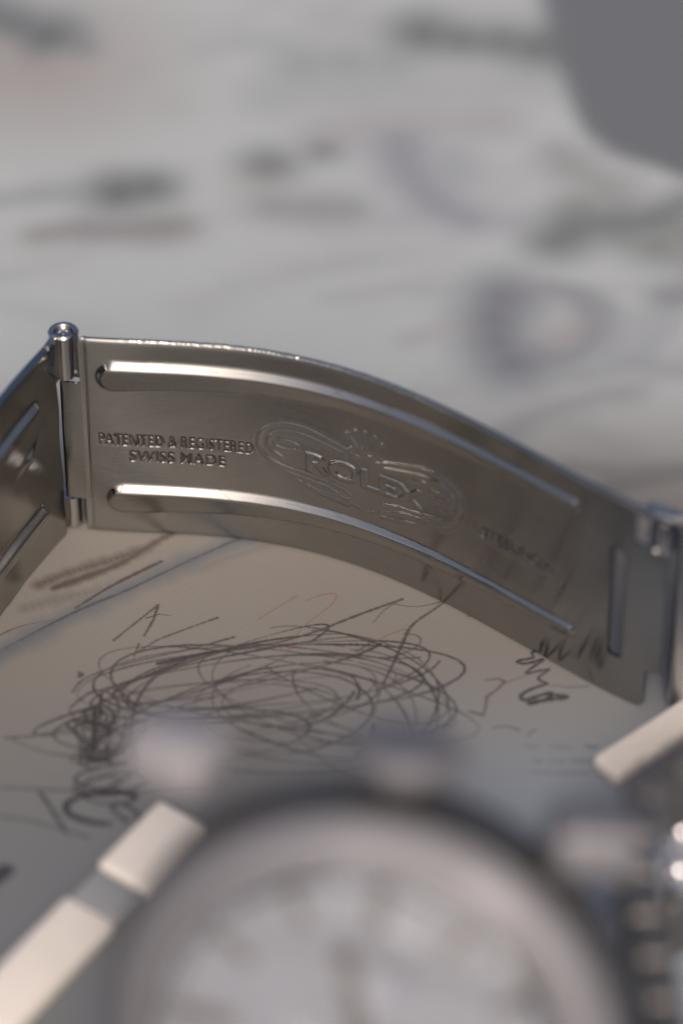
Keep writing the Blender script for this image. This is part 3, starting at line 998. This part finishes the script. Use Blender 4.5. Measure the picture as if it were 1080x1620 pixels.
# cover plate facing the reader
Q0 = at(1052, 1116)[:2]
plate_dir = np.array([math.cos(math.radians(-12)), math.sin(math.radians(-12))])
ang = math.atan2(plate_dir[1], plate_dir[0])
bm = bmesh.new()
box_bm(bm, Matrix.Translation((Q0[0] + plate_dir[0] * 5.5, Q0[1] + plate_dir[1] * 5.5, 7.95)) @ Matrix.Rotation(ang, 4, 'Z'), 11, 1.2, 15.6, .58, 6)
cover = bm_obj('clasp_cover', bm, M_COVER, watch)
for z0, z1 in ((12.95, 15.3),):
    bm = bmesh.new()
    lathe_bm(bm, [(.46, z0), (.46, z1), (.80, z1), (.85, z1 - .06), (.85, z0), (.46, z0)], Matrix.Translation((pc[0] + .3, pc[1] + .35, 0)), 40, math.radians(-30), math.radians(200))
    bmesh.ops.holes_fill(bm, edges=[e for e in bm.edges if e.is_boundary], sides=0)
    bm_obj('knuckle', bm, M_STEEL, cover)
bm = bmesh.new()
box_bm(bm, Matrix.Translation((pc[0] + .15, pc[1] + .9, 15.35)) @ Matrix.Rotation(math.radians(-30), 4, 'Z'), 2.2, .9, .35, .15, 3)
bm_obj('hook', bm, M_BRUSH, cover)

# ---- watch head
HC = at_depth(578, 1655, 200.0)                        # centre of the dial
TILT = math.radians(18)
nrm = Vector((-0.24, -math.cos(TILT), math.sin(TILT))).normalized()
ux_ = Vector((math.cos(math.radians(-5.5)), 0, math.sin(math.radians(-5.5))))
ux_ = (ux_ - nrm * ux_.dot(nrm)).normalized()           # 6 o'clock direction (to the right)
uy_ = nrm.cross(ux_)                                    # crown direction (up)
MH = Matrix(((ux_.x, uy_.x, nrm.x, HC[0]), (ux_.y, uy_.y, nrm.y, HC[1]), (ux_.z, uy_.z, nrm.z, HC[2]), (0, 0, 0, 1)))


def polar(r, deg, z=0.0):
    a = math.radians(deg + 5.5)
    return MH @ Matrix.Translation((r * math.cos(a), r * math.sin(a), z)) @ Matrix.Rotation(a, 4, 'Z')


bm = bmesh.new()
lathe_bm(bm, [(0, -6.5), (9.5, -6.5), (11.5, -5.6), (13.2, -4.2), (13.7, -3.0), (13.7, -.2), (13.5, .5), (12.9, .8), (12.2, .8), (10.5, -.6), (0, -.6)], MH, 120)
case = bm_obj('watch_case', bm, M_LAV, watch)
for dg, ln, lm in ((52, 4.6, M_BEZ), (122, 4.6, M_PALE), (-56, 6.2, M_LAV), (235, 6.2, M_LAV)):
    bm = bmesh.new()
    sgn = 1 if math.cos(math.radians(dg)) > 0 else -1
    Mx = polar(16.3 if lm is M_PALE else 14.8 if lm is M_BEZ else 12.9, dg, -2.6) @ Matrix.Rotation(-math.radians(dg + 5.5), 4, 'Z') @ Matrix.Translation((sgn * 1.8, 0, -.4)) @ Matrix.Rotation(sgn * math.radians(18), 4, 'Y')
    box_bm(bm, Mx, ln, 3.0, 4.2, .9, 4)
    bm_obj('lug', bm, lm, case)
bm = bmesh.new()
lathe_bm(bm, [(10.6, .85), (10.7, 1.7), (11.0, 2.1), (11.7, 2.0), (13.2, 1.15), (13.35, .85), (12.2, .6), (10.6, .85)], MH, 120)
bm_obj('bezel', bm, M_BEZ, case)
bm = bmesh.new()
lathe_bm(bm, [(0, -.15), (10.55, -.15), (10.55, -.5), (0, -.5)], MH, 96)
dial = bm_obj('dial', bm, M_DIAL, case)
for k in range(12):
    bm = bmesh.new()
    box_bm(bm, polar(8.3, 90 - 30 * k - 5.5, -.02), 2.4 if k % 3 else 3.0, .62 if k % 3 else 1.0, .24, .08, 1)
    bm_obj('hour_marker', bm, M_MARK, dial)
for ang_, ln, w_ in ((100, 6.6, 1.1), (-20, 8.6, .8)):
    bm = bmesh.new()
    box_bm(bm, polar(ln / 2 - 1, ang_, .32), ln, w_, .18, .05, 1)
    bm_obj('watch_hand', bm, M_MARK, dial)
for dx, dy in ((0, 4.6), (-4.2, -2.2), (4.2, -2.2)):
    bm = bmesh.new()
    lathe_bm(bm, [(0, -.10), (2.2, -.10), (2.35, -.02), (2.5, -.10), (2.5, -.14)], MH @ Matrix.Translation((dx, dy, 0)), 40)
    bm_obj('subdial', bm, M_DIAL, dial)
bm = bmesh.new()
lathe_bm(bm, [(0, 2.75), (5, 2.62), (8.5, 2.3), (10.2, 1.9), (10.58, 1.4), (10.58, .9), (9.9, .9), (9.8, 1.3), (8.3, 1.6), (5, 1.9), (0, 2.05)], MH, 96)
bm_obj('crystal', bm, M_GLASS, case)
bm = bmesh.new()
Mc = polar(14.0, 84.5, -2.4) @ Matrix.Rotation(math.radians(90), 4, 'Y')
lathe_bm(bm, [(1.2, 0), (1.2, .8), (2.6, .9), (2.9, 1.3), (2.9, 1.9), (2.6, 2.3), (0, 2.4)], Mc, 48)
for v in bm.verts:
    pass
crown = bm_obj('crown', bm, M_BEZ, case)
# ---- pale side bars of the bracelet lying on the sheet
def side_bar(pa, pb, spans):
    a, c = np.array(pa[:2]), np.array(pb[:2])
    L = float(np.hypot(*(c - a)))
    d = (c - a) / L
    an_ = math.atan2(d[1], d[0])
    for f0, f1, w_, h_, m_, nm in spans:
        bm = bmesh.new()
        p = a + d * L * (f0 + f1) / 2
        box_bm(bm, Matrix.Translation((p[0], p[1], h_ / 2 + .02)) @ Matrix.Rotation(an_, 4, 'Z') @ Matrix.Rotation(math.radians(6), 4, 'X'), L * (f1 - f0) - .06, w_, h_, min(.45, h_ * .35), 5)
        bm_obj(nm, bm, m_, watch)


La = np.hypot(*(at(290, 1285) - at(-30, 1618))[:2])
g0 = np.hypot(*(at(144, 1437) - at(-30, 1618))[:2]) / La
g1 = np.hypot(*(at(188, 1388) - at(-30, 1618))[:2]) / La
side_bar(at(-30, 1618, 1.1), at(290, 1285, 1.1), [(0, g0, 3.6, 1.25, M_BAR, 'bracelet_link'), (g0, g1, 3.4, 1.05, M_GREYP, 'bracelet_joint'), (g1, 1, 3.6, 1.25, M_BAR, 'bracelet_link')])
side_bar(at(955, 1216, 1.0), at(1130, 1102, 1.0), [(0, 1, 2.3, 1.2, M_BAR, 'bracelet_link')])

# ---- bracelet from the right lugs round to the clasp
hr = MH @ Vector((15.5, 0, -3.4))
e1, e2 = at(985, 1245, 15.5), at(1110, 1178, 15.5)
path = [(hr.x, hr.y), tuple(e1[:2]), tuple(e2[:2]), (30, -24), (35, -17), (Q0[0] + plate_dir[0] * 11, Q0[1] + plate_dir[1] * 11)]
PP = chaikin(np.array(path, float), 3)
dl = np.r_[0, np.cumsum(np.hypot(*np.diff(PP, axis=0).T))]
pitch = 3.1
nrow = int((dl[-1] - .6) / pitch)
rows = [(13.2, 4.9), (9.35, 2.9), (6.3, 2.9), (2.5, 4.8)]
cache = {}
for i in range(nrow):
    s_ = .8 + pitch * (i + .5)
    x_, y_ = np.interp(s_, dl, PP[:, 0]), np.interp(s_, dl, PP[:, 1])
    x2, y2 = np.interp(s_ + .5, dl, PP[:, 0]), np.interp(s_ + .5, dl, PP[:, 1])
    an = math.atan2(y2 - y_, x2 - x_)
    for j, (z_, h_) in enumerate(rows):
        bead = j in (1, 2)
        key = (h_, bead)
        if key not in cache:
            bm = bmesh.new()
            box_bm(bm, Matrix.Identity(4), 2.7 if bead else 2.85, 2.6 if bead else 2.2, h_ - .22, 1.0 if bead else .45, 5)
            cache[key] = bm_obj('bracelet_bead' if bead else 'bracelet_link', bm, M_BEAD if bead else M_LINK, watch)
            o = cache[key]
        else:
            o = link(cache[key].copy(), watch)
        sh = pitch / 2 if bead else 0
        o.location = ((x_ + math.cos(an) * sh * .0) * MM, (y_) * MM, z_ * MM)
        o.rotation_euler = (0, 0, an)
